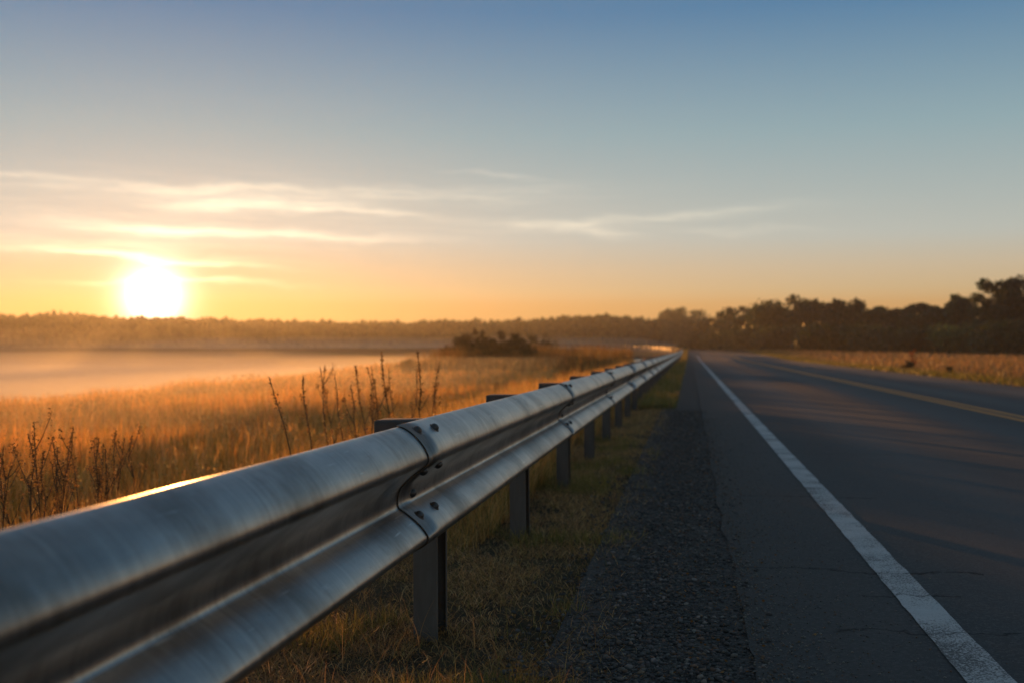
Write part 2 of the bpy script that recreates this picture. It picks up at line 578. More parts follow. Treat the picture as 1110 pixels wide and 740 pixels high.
# ------------------------------------------------------------------ ground
xs = np.unique(np.concatenate([np.linspace(-2200, -420, 12), np.linspace(-420, -60, 46), np.linspace(-60, -16, 30), np.linspace(-16, -1.4, 60),
                               np.linspace(-1.4, 0.4, 10), np.linspace(0.4, 8.4, 6), np.linspace(8.4, 24, 40), np.linspace(24, 90, 40),
                               np.linspace(90, 420, 34), np.linspace(420, 2200, 10)]))
ys = np.unique(np.concatenate([np.linspace(-2200, -60, 10), np.linspace(-60, 0, 14), np.linspace(0, 30, 70), np.linspace(30, 120, 90),
                               np.linspace(120, 320, 110), np.linspace(320, 700, 30), np.linspace(700, 2600, 12)]))
GX, GY = np.meshgrid(xs, ys, indexing="ij")
V = np.stack([GX, GY, terrain(GX, GY)], -1).reshape(-1, 3)
tag(mesh_np("ground", V, grid_faces(len(xs), len(ys)), M_soil, smooth=True), kind="structure")


def ribbon(name, ds, ss, z, mat, wob=None, rough=0.0):
    S, D = np.meshgrid(ss, ds, indexing="ij")
    if wob is not None:
        D = D + wob(S, D)
    x, y, zz = path(S, D)
    zz = zz + z
    if rough:
        zz = zz + rough * (vnoise(x * 22, y * 22, 8, 3) - 0.5)
    V = np.stack([x, y, zz], -1).reshape(-1, 3)
    F = grid_faces(len(ss), len(ds))[:, ::-1]
    return mesh_np(name, V, F, mat, smooth=True)


s_road = np.concatenate([np.linspace(-60, 0, 13), np.arange(0.06, 12, 0.06), np.linspace(12, 60, 120), np.linspace(62, S0, 30), np.linspace(S0 + 2, S0 + 138, 80)])


def edge_wob(S, D):
    w = 0.07 * (vnoise(S * 2.3, S * 0 + 3.1, 5, 4) - 0.5)
    return np.where(D < 0.5, w, 0)


road = ribbon("road", np.array([0.17, 0.6, 1.2, 2, 3, 4.2, 5.4, 6.6, 7.4, 7.85]), s_road, 0.0, M_asph, edge_wob)
tag(road, kind="structure")
tag(ribbon("gravel_shoulder", np.linspace(-0.42, 0.30, 20), s_road, -0.010, M_grav, rough=0.012), kind="structure")


def line_wob(S, D):
    return 0.014 * (vnoise(S * 9, D * 40, 2, 4) - 0.5) * np.abs(np.sign(np.round(D - 0.80, 3)))


white = ribbon("edge_line", np.array([0.735, 0.80, 0.865]), s_road, 0.004, M_white, line_wob)
tag(white, kind="structure")
for nm, d0 in (("centre_line", 4.08), ("centre_line", 4.30)):
    tag(ribbon(nm, np.array([d0, d0 + 0.11]), s_road, 0.004, M_yellow), kind="structure")

# roadside water
ss = np.linspace(62, 112, 40)
S, U = np.meshgrid(ss, np.linspace(0, 1, 6), indexing="ij")
D = -1.35 - U * 5.0
x, y, zz = path(S, D)
tag(mesh_np("water", np.stack([x, y, zz * 0 - 0.13], -1).reshape(-1, 3), grid_faces(len(ss), 6)[:, ::-1], M_water), kind="structure")


# ------------------------------------------------------------------ vegetation builders
def blades(name, x, y, L, Wd, lean, seg, tint, mat, z=None, az=None, kind="stuff", base_off=-0.01):
    n = len(x)
    if z is None:
        z = terrain(x, y)
    z = z + base_off
    if az is None:
        az = rng.uniform(0, 2 * np.pi, n)
    ca, sa = np.cos(az), np.sin(az)
    # widths face a random way, not always across the lean
    wz = az + np.pi / 2 + rng.normal(0, 0.7, n)
    wx, wy = np.cos(wz), np.sin(wz)
    V = np.zeros((n, seg + 1, 2, 3), dtype=np.float32)
    p = np.stack([x, y, z], -1)
    for k in range(seg + 1):
        t = k / seg
        w = Wd * (1 - t ** 1.6) * 0.5 + Wd * 0.04
        off = np.stack([wx * w, wy * w, np.zeros(n)], -1)
        V[:, k, 0] = p - off
        V[:, k, 1] = p + off
        th = lean * (0.25 + 1.5 * (t + 0.5 / seg))
        step = (L / seg)
        p = p + np.stack([ca * np.sin(th) * step, sa * np.sin(th) * step, np.cos(th) * step], -1)
    V = V.reshape(-1, 3)
    b0 = (np.arange(n) * (seg + 1) * 2)[:, None]
    F = []
    for k in range(seg):
        F.append(b0 + np.array([2 * k, 2 * k + 1, 2 * k + 3, 2 * k + 2])[None])
    F = np.concatenate(F, 0)
    col = np.repeat(tint, (seg + 1) * 2, axis=0)
    o = mesh_np(name, V, F, mat, col=col)
    if kind:
        tag(o, kind=kind)
    return o


def pick(n, cols, probs, jit=0.18):
    c = np.array(cols)[rng.choice(len(cols), n, p=np.array(probs) / sum(probs))]
    return np.clip(c * rng.uniform(1 - jit, 1 + jit, (n, 1)) * rng.uniform(0.94, 1.06, (n, 3)), 0.004, 0.9)


def leafquads(P, size, tint, flat=0.0, r=None):
    """small leaf clumps as bent quads at points P"""
    r = r or rng
    n = len(P)
    a = r.normal(size=(n, 3))
    a[:, 2] *= (1 - flat)
    a /= np.linalg.norm(a, axis=1)[:, None] + 1e-9
    b_ = np.cross(a, r.normal(size=(n, 3)))
    b_ /= np.linalg.norm(b_, axis=1)[:, None] + 1e-9
    sz = np.asarray(size).reshape(-1, 1) * np.ones((n, 1))
    asp = r.uniform(0.45, 0.8, (n, 1))
    V = np.stack([P - a * sz, P + b_ * sz * asp, P + a * sz, P - b_ * sz * asp], 1).reshape(-1, 3)
    F = np.arange(n * 4).reshape(-1, 4)
    return V, F, np.repeat(tint, 4, axis=0)


def tube(pts, rad, n=7):
    pts = np.asarray(pts, float)
    V = []
    for i, p in enumerate(pts):
        d = pts[min(i + 1, len(pts) - 1)] - pts[max(i - 1, 0)]
        d /= np.linalg.norm(d) + 1e-9
        ref = np.array([1.0, 0, 0]) if abs(d[0]) < 0.8 else np.array([0, 1.0, 0])
        u = np.cross(d, ref)
        u /= np.linalg.norm(u)
        v = np.cross(d, u)
        for k in range(n):
            a = 2 * math.pi * k / n
            V.append(p + rad[i] * (math.cos(a) * u + math.sin(a) * v))
    F = []
    for i in range(len(pts) - 1):
        for k in range(n):
            F.append([i * n + k, i * n + (k + 1) % n, (i + 1) * n + (k + 1) % n, (i + 1) * n + k])
    return np.array(V), np.array(F)


def join(parts):
    Vs, Fs, o = [], [], 0
    for v, f in parts:
        Vs.append(v)
        Fs.append(f + o)
        o += len(v)
    return np.concatenate(Vs), np.concatenate(Fs)


def at_px(px, depth):
    """ground point that lies in the photograph's column px, depth metres ahead of the lens"""
    r = (px - 555) / FPX * depth
    return r * math.cos(YAW) - depth * math.sin(YAW), r * math.sin(YAW) + depth * math.cos(YAW)


GREEN = [(0.036, 0.062, 0.022), (0.026, 0.050, 0.020), (0.054, 0.074, 0.026), (0.020, 0.040, 0.018)]


def make_tree(name, px, top, depth, wpx, seed, label, cat, group, cols=GREEN, low=0.10, lobes=16, leaves=5200, leaf=0.30, squat=1.0):
    x, y = at_px(px, depth)
    z0 = float(terrain(x, y))
    H = CAM_Z + (378 - top) / FPX * depth - z0
    Rw = wpx / FPX * depth * 0.5
    t = empty(name, (x, y, z0))
    tag(t, label, cat, group)
    r = np.random.default_rng(seed)
    limbs = []
    th = H * 0.55
    lean = r.normal(0, 0.06, 2) * H
    trunk_pts = [(lean[0] * k * k, lean[1] * k * k, -0.15 + (th + 0.15) * k) for k in (0, .25, .5, .75, 1)]
    limbs.append(tube(trunk_pts, [H * .022, H * .018, H * .015, H * .011, H * .006]))
    cen, rad = [], []
    for i in range(lobes):
        u = (i + 0.5) / lobes
        zc = H * (low + 0.08 + (0.86 - low) * u ** 0.85)
        prof = math.sin(math.pi * min(1, (0.16 + 0.84 * (1 - u)) * 0.62 + 0.10)) if squat >= 1 else math.sqrt(max(0.08, 1 - u * u * 0.9))
        ang = r.uniform(0, 2 * math.pi)
        rr = Rw * prof * r.uniform(0.25, 0.95)
        c = np.array([rr * math.cos(ang), rr * math.sin(ang), zc + r.normal(0, 0.03) * H])
        rl = Rw * r.uniform(0.26, 0.48) * (0.75 + 0.5 * (1 - u))
        rl = min(rl, max(0.12 * H, H * 1.0 - c[2]))
        cen.append(c)
        rad.append(rl)
        k = r.uniform(0.35, 0.95)
        s0 = np.array([lean[0] * k * k, lean[1] * k * k, th * k])
        if s0[2] > c[2]:
            s0 = np.array([0, 0, c[2] * 0.5])
        mid = (s0 + c) * 0.5 + np.array([0, 0, 0.04 * H])
        limbs.append(tube([s0, mid, c], [H * .008, H * .005, H * .002], 5))
    cen, rad = np.array(cen), np.array(rad)
    tv, tf = join(limbs)
    mesh_np("trunk", tv, tf, M_bark, t, smooth=True)
    w = rad ** 2
    idx = r.choice(lobes, leaves, p=w / w.sum())
    dirs = r.normal(size=(leaves, 3))
    dirs /= np.linalg.norm(dirs, axis=1)[:, None]
    q = r.uniform(0, 1, leaves) ** 0.45
    # twiggy outline
    q = q * (0.78 + 0.5 * vnoise(dirs[:, 0] * 3 + idx * 7, dirs[:, 2] * 3 + dirs[:, 1] * 2, seed, 2))
    P = cen[idx] + dirs * (rad[idx] * q)[:, None] * np.array([1, 1, 0.78])
    P[:, 2] = np.maximum(P[:, 2], 0.1)
    lobe_t = np.array(cols)[r.integers(0, len(cols), lobes)]
    tint = lobe_t[idx] * r.uniform(0.65, 1.35, (leaves, 1)) * r.uniform(0.6, 1.35)
    v, f, c = leafquads(P, leaf * r.uniform(0.6, 1.3, leaves), tint, r=r)
    mesh_np("crown", v, f, M_leaf, t, col=c)
    return t


# ------------------------------------------------------------------ grasses
TAN = [(0.50, 0.27, 0.10), (0.38, 0.19, 0.066), (0.56, 0.34, 0.15), (0.24, 0.118, 0.04), (0.12, 0.11, 0.03)]

# verge under and beside the rail: short wiry curled blades, mostly dry, with a few green tufts
n = 300000
y = 2.3 + rng.uniform(0, 1, n) ** 1.9 * 17
x = rng.uniform(-1.9, -0.13, n)
edge = -0.19 + 0.20 * (vnoise(y * 1.4, y * 0, 23, 4) - 0.5)
cover = vnoise(x * 4, y * 3.2, 21, 3)
tuft = sstep(0.64, 0.74, vnoise(x * 2.6, y * 2.1, 37, 2))
keep = (rng.uniform(0, 1, n) < np.clip((edge - x) / 0.2, 0.0, 1) ** 1.2 + 0.006) & (rng.uniform(0, 1, n) < 0.22 + 1.5 * sstep(0.36, 0.6, cover) + tuft)
x, y, tuft, cover = x[keep], y[keep], tuft[keep], cover[keep]
n = len(x)
isg = rng.uniform(0, 1, n) < 0.04 + 0.30 * tuft
tint = np.where(isg[:, None], pick(n, [(0.11, 0.10, 0.03), (0.15, 0.125, 0.04), (0.24, 0.185, 0.07)], [3, 3, 2]),
                pick(n, [(0.44, 0.27, 0.125), (0.33, 0.195, 0.085), (0.58, 0.40, 0.215), (0.15, 0.09, 0.046)], [3, 3, 2, 3]))
L = np.where(isg, rng.uniform(0.04, 0.10, n) * (0.7 + 0.5 * tuft), rng.uniform(0.025, 0.09, n) * (0.7 + 0.6 * cover))
lean = np.where(isg, rng.uniform(0.15, 0.9, n), rng.uniform(0.75, 1.9, n))
blades("verge_grass", x, y, L, rng.uniform(0.0013, 0.0026, n) * (0.75 + y / 11), lean, 5, tint, M_grass)
# longer wiry strays
n = 2600
y = 2.4 + rng.uniform(0, 1, n) ** 1.6 * 12
x = rng.uniform(-1.8, -0.25, n)
blades("verge_grass", x, y, rng.uniform(0.08, 0.18, n), rng.uniform(0.0012, 0.002, n) * (0.8 + y / 14), rng.uniform(0.3, 1.3, n), 7,
       pick(n, [(0.36, 0.24, 0.12), (0.24, 0.15, 0.065), (0.13, 0.11, 0.035)], [3, 3, 1]), M_grass)
tuft_near = None

n = 60000
y = 17 + rng.uniform(0, 1, n) ** 1.5 * 150
x = rng.uniform(-2.2, -0.22, n)
keep = vnoise(x * 3, y * 1.2, 25, 2) > 0.3
x, y = x[keep], y[keep]
n = len(x)
blades("verge_grass", x, y, rng.uniform(0.07, 0.22, n), 0.006 + y * 0.00035, rng.uniform(0.2, 0.9, n), 3,
       pick(n, [(0.09, 0.10, 0.028), (0.17, 0.13, 0.05), (0.27, 0.19, 0.085)], [4, 3, 3]), M_grass)

# taller tussocks at the back of the posts, added to shade the road
n = 170000
y = 4.6 * (75 / 4.6) ** rng.uniform(0, 1, n)
x = rng.uniform(-3.3, -0.98, n)
keep = (vnoise(x * 2.2, y * 1.1, 33, 3) > 0.36) & ((x < -0.047 * y - 0.3) | (y < 32) | (x > -1.6))
x, y = x[keep], y[keep]
n = len(x)
blades("meadow_grass", x, y, rng.uniform(0.20, 0.62, n) * (0.62 + 0.7 * vnoise(x * 1.5, y * 0.8, 34, 2)) * (0.6 + 0.4 * sstep(-1.2, -1.7, x)) * (0.92 + 0.3 * vnoise(y * 0.5, y * 0, 35, 2)) * sstep(4.4, 6.8, y), 0.0028 + 0.0003 * y, rng.uniform(0.1, 0.7, n), 4,
       pick(n, [(0.40, 0.25, 0.10), (0.27, 0.16, 0.065), (0.48, 0.33, 0.16), (0.10, 0.095, 0.03)], [4, 3, 2, 2]), M_grass)

# rank growth round the tall weeds
n = 9000
which = rng.uniform(0, 1, n) < 0.6
px_ = np.where(which, rng.normal(88, 48, n), rng.uniform(300, 490, n))
dp_ = np.where(which, rng.normal(5.1, 0.45, n), rng.normal(6.9, 0.6, n))
rr_ = (px_ - 555) / FPX * dp_
x, y = rr_ * math.cos(YAW) - dp_ * math.sin(YAW), rr_ * math.sin(YAW) + dp_ * math.cos(YAW)
keep = x < -1.6
x, y = x[keep], y[keep]
n = len(x)
blades("meadow_grass", x, y, rng.uniform(0.3, 0.72, n) ** 1.2, rng.uniform(0.002, 0.0045, n), rng.uniform(0.03, 0.4, n), 4,
       pick(n, [(0.30, 0.18, 0.07), (0.20, 0.115, 0.045), (0.42, 0.28, 0.13), (0.12, 0.075, 0.03)], [3, 3, 2, 2]), M_grass)

# meadow behind the rail
n = 330000
u = rng.uniform(0, 1, n)
dist = 2.2 * (95 / 2.2) ** u
x = rng.uniform(-17, -1.7, n)
y = dist
keep = (x > -3.6 - y * 1.05) & (rng.uniform(0, 1, n) < 0.25 + 1.3 * vnoise(x * 0.8, y * 0.55, 41, 3))
x, y = x[keep], y[keep]
n = len(x)
patch = vnoise(x * 0.45, y * 0.3, 43, 3)
L = rng.uniform(0.22, 0.55, n) * (0.62 + 0.75 * patch) * (0.66 + 0.34 * sstep(-3.0, -7.5, x))
L = L * np.where((x > -0.047 * y - 0.3) & (y > 30), 0.3, 1.0)
patch2 = vnoise(x * 0.9, y * 0.5, 47, 3)
tint = pick(n, TAN, [4, 4, 3, 3, 1.2]) * (0.58 + 0.6 * patch + 0.45 * patch2)[:, None]
L = L * (0.6 + 0.8 * patch2)
blades("meadow_grass", x, y, L, 0.0035 + 0.00055 * y, rng.uniform(0.05, 0.55, n), 3, tint, M_grass)

# seed heads and small flower heads among the meadow blades
n = 90000
dist = 3 * (80 / 3) ** rng.uniform(0, 1, n)
x = rng.uniform(-17, -1.8, n)
y = dist
keep = (x > -3.6 - y * 1.05) & (vnoise(x * 0.9, y * 0.6, 45, 3) > 0.42)
x, y = x[keep], y[keep]
n = len(x)
zz = terrain(x, y) + rng.uniform(0.16, 0.52, n) * (0.62 + 0.75 * vnoise(x * 0.45, y * 0.3, 43, 3)) * (0.66 + 0.34 * sstep(-3.0, -7.5, x)) * np.where((x > -0.047 * y - 0.3) & (y > 30), 0.3, 1.0)
v, f, c = leafquads(np.stack([x, y, zz], -1), 0.0055 + 0.0009 * y * rng.uniform(0.5, 1, n),
                    pick(n, [(0.42, 0.28, 0.12), (0.22, 0.13, 0.055), (0.5, 0.38, 0.2), (0.11, 0.065, 0.035)], [3, 3, 2, 2]))
tag(mesh_np("seed_heads", v, f, M_grass, col=c), kind="stuff")

# reeds on the rise left of the far rail
n = 26000
y = rng.uniform(42, 108, n)
x = -2.0 - rng.uniform(0, 1, n) ** 0.8 * (10.5 - 7.5 * sstep(75, 108, y))
keep = (vnoise(x * 0.6, y * 0.25, 51, 3) > 0.34) & (x < -0.049 * y - 0.3)
x, y = x[keep], y[keep]
n = len(x)
hl = 0.45 + 0.75 * vnoise(x * 0.5, y * 0.2, 52, 2)
blades("reeds", x, y, rng.uniform(0.65, 1.3, n) * hl * (1 + 0.25 * sstep(60, 90, y)), 0.012 + y * 0.0003, rng.uniform(0.04, 0.35, n), 3,
       pick(n, [(0.11, 0.064, 0.024), (0.16, 0.09, 0.034), (0.065, 0.042, 0.018), (0.05, 0.05, 0.016)], [3, 3, 2, 1]), M_grass)

# grass beyond the road on the right
n = 150000
y = 14 * (190 / 14) ** rng.uniform(0, 1, n)
x = 8.0 + rng.uniform(0, 1, n) ** 1.3 * 110
keep = (x < 12 + y * 0.75) & (rng.uniform(0, 1, n) < 0.3 + vnoise(x * 0.3, y * 0.3, 61, 3))
x, y = x[keep], y[keep]
n = len(x)
vg = 1 - sstep(9.5, 14, x)
tint = pick(n, [(0.19, 0.13, 0.07), (0.15, 0.098, 0.05), (0.11, 0.08, 0.04), (0.07, 0.068, 0.028)], [4, 3, 2, 1])
tint = tint * (1 - vg[:, None]) + pick(n, [(0.085, 0.085, 0.026), (0.11, 0.09, 0.034)], [1, 1]) * vg[:, None]
blades("field_grass", x, y, rng.uniform(0.16, 0.42, n) * (1 - 0.5 * vg), 0.01 + 0.0006 * np.hypot(x, y), rng.uniform(0.05, 0.5, n), 3, tint, M_grass)


# ------------------------------------------------------------------ gravel chips and litter on the shoulder
def icosa():
    p = (1 + 5 ** .5) / 2
    V = np.array([(-1, p, 0), (1, p, 0), (-1, -p, 0), (1, -p, 0), (0, -1, p), (0, 1, p), (0, -1, -p), (0, 1, -p), (p, 0, -1), (p, 0, 1), (-p, 0, -1), (-p, 0, 1)], float)
    V /= np.linalg.norm(V[0])
    F = np.array([(0, 11, 5), (0, 5, 1), (0, 1, 7), (0, 7, 10), (0, 10, 11), (1, 5, 9), (5, 11, 4), (11, 10, 2), (10, 7, 6), (7, 1, 8), (3, 9, 4), (3, 4, 2), (3, 2, 6), (3, 6, 8), (3, 8, 9), (4, 9, 5), (2, 4, 11), (6, 2, 10), (8, 6, 7), (9, 8, 1)])
    return V, F


IV, IF = icosa()


def stones(name, x, y, z, size, tint):
    n = len(x)
    V = IV[None] * rng.uniform(0.65, 1.25, (n, 12, 1))
    a = rng.uniform(0, 2 * np.pi, n)
    V = V * (size[:, None] * np.stack([rng.uniform(0.8, 1.4, n), rng.uniform(0.7, 1.1, n), rng.uniform(0.45, 0.8, n)], -1))[:, None, :].reshape(n, 1, 3)
    ca, sa = np.cos(a)[:, None], np.sin(a)[:, None]
    X_ = V[..., 0] * ca - V[..., 1] * sa
    Y_ = V[..., 0] * sa + V[..., 1] * ca
    V = np.stack([X_ + x[:, None], Y_ + y[:, None], V[..., 2] + z[:, None]], -1).reshape(-1, 3)
    F = (IF[None] + (np.arange(n) * 12)[:, None, None]).reshape(-1, 3)
    return tag(mesh_np(name, V, F, M_stone, col=np.repeat(tint, 12, axis=0)), kind="stuff")


n = 34000
y = 2.6 + rng.uniform(0, 1, n) ** 1.8 * 14
x = np.clip(rng.normal(-0.09, 0.19, n), -0.6, 0.45)
keep = (x < 0.2 + 0.09 * rng.normal(size=n)) & (rng.uniform(0, 1, n) < 0.3 + vnoise(x * 6, y * 4, 71, 3))
x, y = x[keep], y[keep]
n = len(x)
sz = 0.0028 + 0.0085 * rng.uniform(0, 1, n) ** 3.2
tint = pick(n, [(0.055, 0.049, 0.045), (0.095, 0.08, 0.068), (0.18, 0.155, 0.13), (0.15, 0.09, 0.055)], [4, 3, 1.0, 0.8], 0.3)
stones("gravel", x, y, np.where(x > 0.19, 0.0015, -0.008) + sz * 0.1, sz, tint)
n = 7000
y = 2.6 + rng.uniform(0, 1, n) ** 1.6 * 12
x = np.clip(0.17 + rng.exponential(0.16, n), 0, 3)
sz = rng.uniform(0.0016, 0.0042, n)
stones("loose_grit", x, y, 0.0008 + sz * 0.2, sz, pick(n, [(0.10, 0.09, 0.08), (0.2, 0.18, 0.15), (0.15, 0.09, 0.05)], [3, 2, 1]))
# dry leaf and straw bits blown onto the gravel
n = 600
y = 2.6 + rng.uniform(0, 1, n) ** 1.6 * 14
x = rng.normal(0.05, 0.13, n)
zz = np.where(x > 0.19, 0.004, 0.0) + rng.uniform(0, 0.006, n)
v, f, c = leafquads(np.stack([x, y, zz], -1), rng.uniform(0.003, 0.008, n),
                    pick(n, [(0.15, 0.075, 0.03), (0.22, 0.14, 0.07), (0.09, 0.05, 0.025)], [3, 2, 2]), 0.75)
tag(mesh_np("leaf_litter", v, f, M_grass, col=c), kind="stuff")

# ------------------------------------------------------------------ guardrail
RAIL_X, RAIL_BOT = -0.78, 0.36
SEAM0, PANEL, POST0, STEP = 2.87, 3.66, 3.41, 1.905
ctrl = [(0, .33), (.012, .329), (.028, .322), (.046, .309), (.063, .292), (.077, .273), (.0855, .255), (.087, .243), (.082, .231), (.066, .218),
        (.038, .195), (.014, .172), (.004, .150), (.001, .128), (.006, .111), (.022, .100), (.046, .082), (.068, .062), (.082, .044), (.086, .033),
        (.082, .022), (.066, .010), (.045, 0)]


def catmull(pts, sub=4):
    pts = np.array(pts)
    out = []
    for i in range(len(pts) - 1):
        p0, p1, p2, p3 = pts[max(i - 1, 0)], pts[i], pts[i + 1], pts[min(i + 2, len(pts) - 1)]
        for k in range(sub):
            t = k / sub
            out.append(0.5 * ((2 * p1) + (-p0 + p2) * t + (2 * p0 - 5 * p1 + 4 * p2 - p3) * t * t + (-p0 + 3 * p1 - 3 * p2 + p3) * t ** 3))
    out.append(pts[-1])
    return np.array(out)


PROF = catmull(ctrl, 3)
tan = np.gradient(PROF, axis=0)
tan /= np.linalg.norm(tan, axis=1)[:, None]
PN = np.stack([-tan[:, 1], tan[:, 0]], -1)       # outward (roadside) normal
if PN[len(PN) // 2, 0] < 0:
    PN = -PN
ARC = np.concatenate([[0], np.cumsum(np.linalg.norm(np.diff(PROF, axis=0), axis=1))])
G0 = np.array(path(POST0, RAIL_X)).astype(float)
guard = empty("guardrail", tuple(G0))
tag(guard, "long galvanised steel W-beam guardrail on steel posts along the left road edge", "guardrail")


def rail_panel(s0, s1, fine):
    ns = max(2, int((s1 - s0) / (0.12 if fine else 0.9)))
    ss = np.linspace(s0, s1 + 0.30, ns + 1)      # laps under the next panel
    u = (ss - s0) / (s1 + 0.30 - s0)
    lift = 0.0048 * (1 - sstep(0.0, 0.88, u))      # near end lies over the panel before it
    npf = len(PROF)
    rings = []
    for k, s in enumerate(ss):
        wave = 0.0016 * (vnoise(s * 0.9, 0.0, 81, 2) - 0.5) if fine else 0
        o_ = PROF + PN * (lift[k] + wave)
        i_ = o_ - PN * 0.0032
        loop = np.concatenate([o_, i_[::-1]])
        x, y, z = path(np.full(len(loop), s), RAIL_X + loop[:, 0])
        rings.append(np.stack([x, y, z + RAIL_BOT + loop[:, 1]], -1) - G0)
    m = 2 * npf
    V = np.concatenate(rings)
    F = []
    for k in range(len(ss) - 1):
        i = np.arange(m)
        j = (i + 1) % m
        F.append(np.stack([k * m + i, k * m + j, (k + 1) * m + j, (k + 1) * m + i], -1))
    i = np.arange(npf - 1)
    cap = np.stack([i, i + 1, m - 2 - i, m - 1 - i], -1)
    F = np.concatenate(F + [cap[:, ::-1], cap + (len(ss) - 1) * m])
    uvv = np.tile(np.concatenate([ARC, ARC[::-1] + 2.0]), len(ss))
    uvu = np.repeat(ss + 3.7 * (hash(round(s0)) % 5), m)
    o = mesh_np("rail_panel", V, F, M_rail, guard, uv=np.stack([uvu, uvv], -1), smooth=True)
    return o


def bolt_mesh():
    """oval button head with a flat washer"""
    prof = [(0.0, 0.0125), (0.006, 0.0120), (0.011, 0.0102), (0.0145, 0.0068), (0.0160, 0.0030), (0.0162, 0.0012), (0.0205, 0.0010), (0.0210, -0.001)]
    V, n_ = [], 16
    for r_, h_ in prof[1:]:
        for k in range(n_):
            a = 2 * math.pi * k / n_
            V.append((r_ * math.cos(a) * 1.02, r_ * math.sin(a) * 0.8, h_))
    V.append((0, 0, prof[0][1]))
    F4, F3 = [], []
    for i in range(len(prof) - 2):
        for k in range(n_):
            F4.append((i * n_ + k, (i + 1) * n_ + k, (i + 1) * n_ + (k + 1) % n_, i * n_ + (k + 1) % n_))
    for k in range(n_):
        F3.append((len(V) - 1, k, (k + 1) % n_))
    o = mesh_np("bolt", np.array(V), [np.array(F4), np.array(F3)], M_bolt, smooth=True)
    return o


bolt_proto = bolt_mesh()
bolt_used = [False]


def prof_at(z):
    """index of the profile sample at height z above the rail's bottom edge, on the way down"""
    return int(np.argmin(np.abs(PROF[:, 1] - z)))


def put_bolt(panel, s, zp, lift):
    i = prof_at(zp)
    x, y, z = path(s, RAIL_X + PROF[i, 0] + PN[i, 0] * lift)
    p = np.array([float(x), float(y), float(z) + RAIL_BOT + PROF[i, 1] + PN[i, 1] * lift]) - G0
    nrm_ = Vector((PN[i, 0], 0, PN[i, 1])).normalized()
    yv = Vector((0, 1, 0))
    xv = yv.cross(nrm_)
    M = Matrix((yv, -xv, nrm_)).transposed().to_4x4()
    if not bolt_used[0]:
        o = bolt_proto
        bolt_used[0] = True
    else:
        o = link(bolt_proto.copy())
    o.parent = panel
    o.matrix_local = Matrix.Translation(p) @ M


ns_panels = 0
s = SEAM0 - 2 * PANEL
while s < 190:
    p = rail_panel(s, s + PANEL, s < 12)
    if 0 < s < 26:
        for ds, zp in ((0.055, 0.314), (0.235, 0.311), (0.055, 0.210), (0.235, 0.210), (0.055, 0.083), (0.235, 0.083), (0.145, 0.137)):
            put_bolt(p, s + ds, zp, 0.0045)
    s += PANEL
    ns_panels += 1
RAIL_END = s


def box(x0, x1, y0, y1, z0, z1, bev=0.0):
    V = np.array([(x, y, z) for x in (x0, x1) for y in (y0, y1) for z in (z0, z1)], float)
    F = np.array([(0, 1, 3, 2), (4, 6, 7, 5), (0, 4, 5, 1), (2, 3, 7, 6), (0, 2, 6, 4), (1, 5, 7, 3)])
    return V, F


def channel(z0, z1):
    """C section post, open towards the road: web on the meadow side, flanges across the rail"""
    w, dpt, t, lip = 0.078, 0.15, 0.006, 0.014
    o = [(-w / 2, 0), (w / 2, 0), (w / 2, lip), (w / 2 - t, lip), (w / 2 - t, t), (-w / 2 + t, t), (-w / 2 + t, dpt - t), (w / 2 - t, dpt - t), (w / 2 - t, dpt - lip), (w / 2, dpt - lip), (w / 2, dpt), (-w / 2, dpt)]
    m = len(o)
    V = [(x, y, z0) for x, y in o] + [(x, y, z1) for x, y in o]
    F = [(i, (i + 1) % m, m + (i + 1) % m, m + i) for i in range(m)]
    top = [(m, m + 1, m + 4, m + 5), (m + 1, m + 2, m + 3, m + 4), (m + 5, m + 6, m + 11, m), (m + 6, m + 7, m + 10, m + 11), (m + 7, m + 8, m + 9, m + 10)]
    return np.array(V, float), np.array(F + top)


def bevel(o, w):
    m = o.modifiers.new("bevel", "BEVEL")
    m.width = w
    m.segments = 2
    m.limit_method = "ANGLE"


XP = RAIL_X - 0.052
pv, pf = channel(-0.5, 0.53)
bv, bf = box(-0.16, 0.036, -0.006, 0.125, 0.405, 0.674)
post_proto = block_proto = None
rest = []
s, k = POST0, 0
while s < RAIL_END - 1:
    a = max(0.0, (s - S0) / RAD)
    x, y, z = (float(v) for v in path(s, XP))
    if k < 99:
        if post_proto is None:
            post = post_proto = mesh_np("post", pv, pf, M_post, guard)
            blk = block_proto = mesh_np("blockout", bv, bf, M_block, guard)
            bevel(blk, 0.007)
            bevel(post, 0.0018)
        else:
            post = link(post_proto.copy())
            blk = link(block_proto.copy())
            post.parent = blk.parent = guard
        for o in (post, blk):
            o.location = (x - G0[0], y - G0[1], z - G0[2])
            o.rotation_euler = (random.gauss(0, .006), random.gauss(0, .006), a)
    else:
        ca, sa = math.cos(a), math.sin(a)
        for v_, f_ in ((pv, pf), (bv, bf)):
            v2 = np.stack([v_[:, 0] * ca - v_[:, 1] * sa + x - G0[0], v_[:, 0] * sa + v_[:, 1] * ca + y - G0[1], v_[:, 2] + z - G0[2]], -1)
            rest.append((v2, f_))
    s += STEP
    k += 1
if rest:
    v, f = join(rest)
    tag(mesh_np("distant_posts", v, f, M_post, guard), kind="stuff")

# ------------------------------------------------------------------ tall weeds behind the rail
ORD = ["first", "second", "third", "fourth", "fifth", "sixth", "seventh", "eighth", "ninth", "tenth", "eleventh", "twelfth", "thirteenth", "fourteenth", "fifteenth", "sixteenth", "seventeenth", "eighteenth", "nineteenth", "twentieth"]


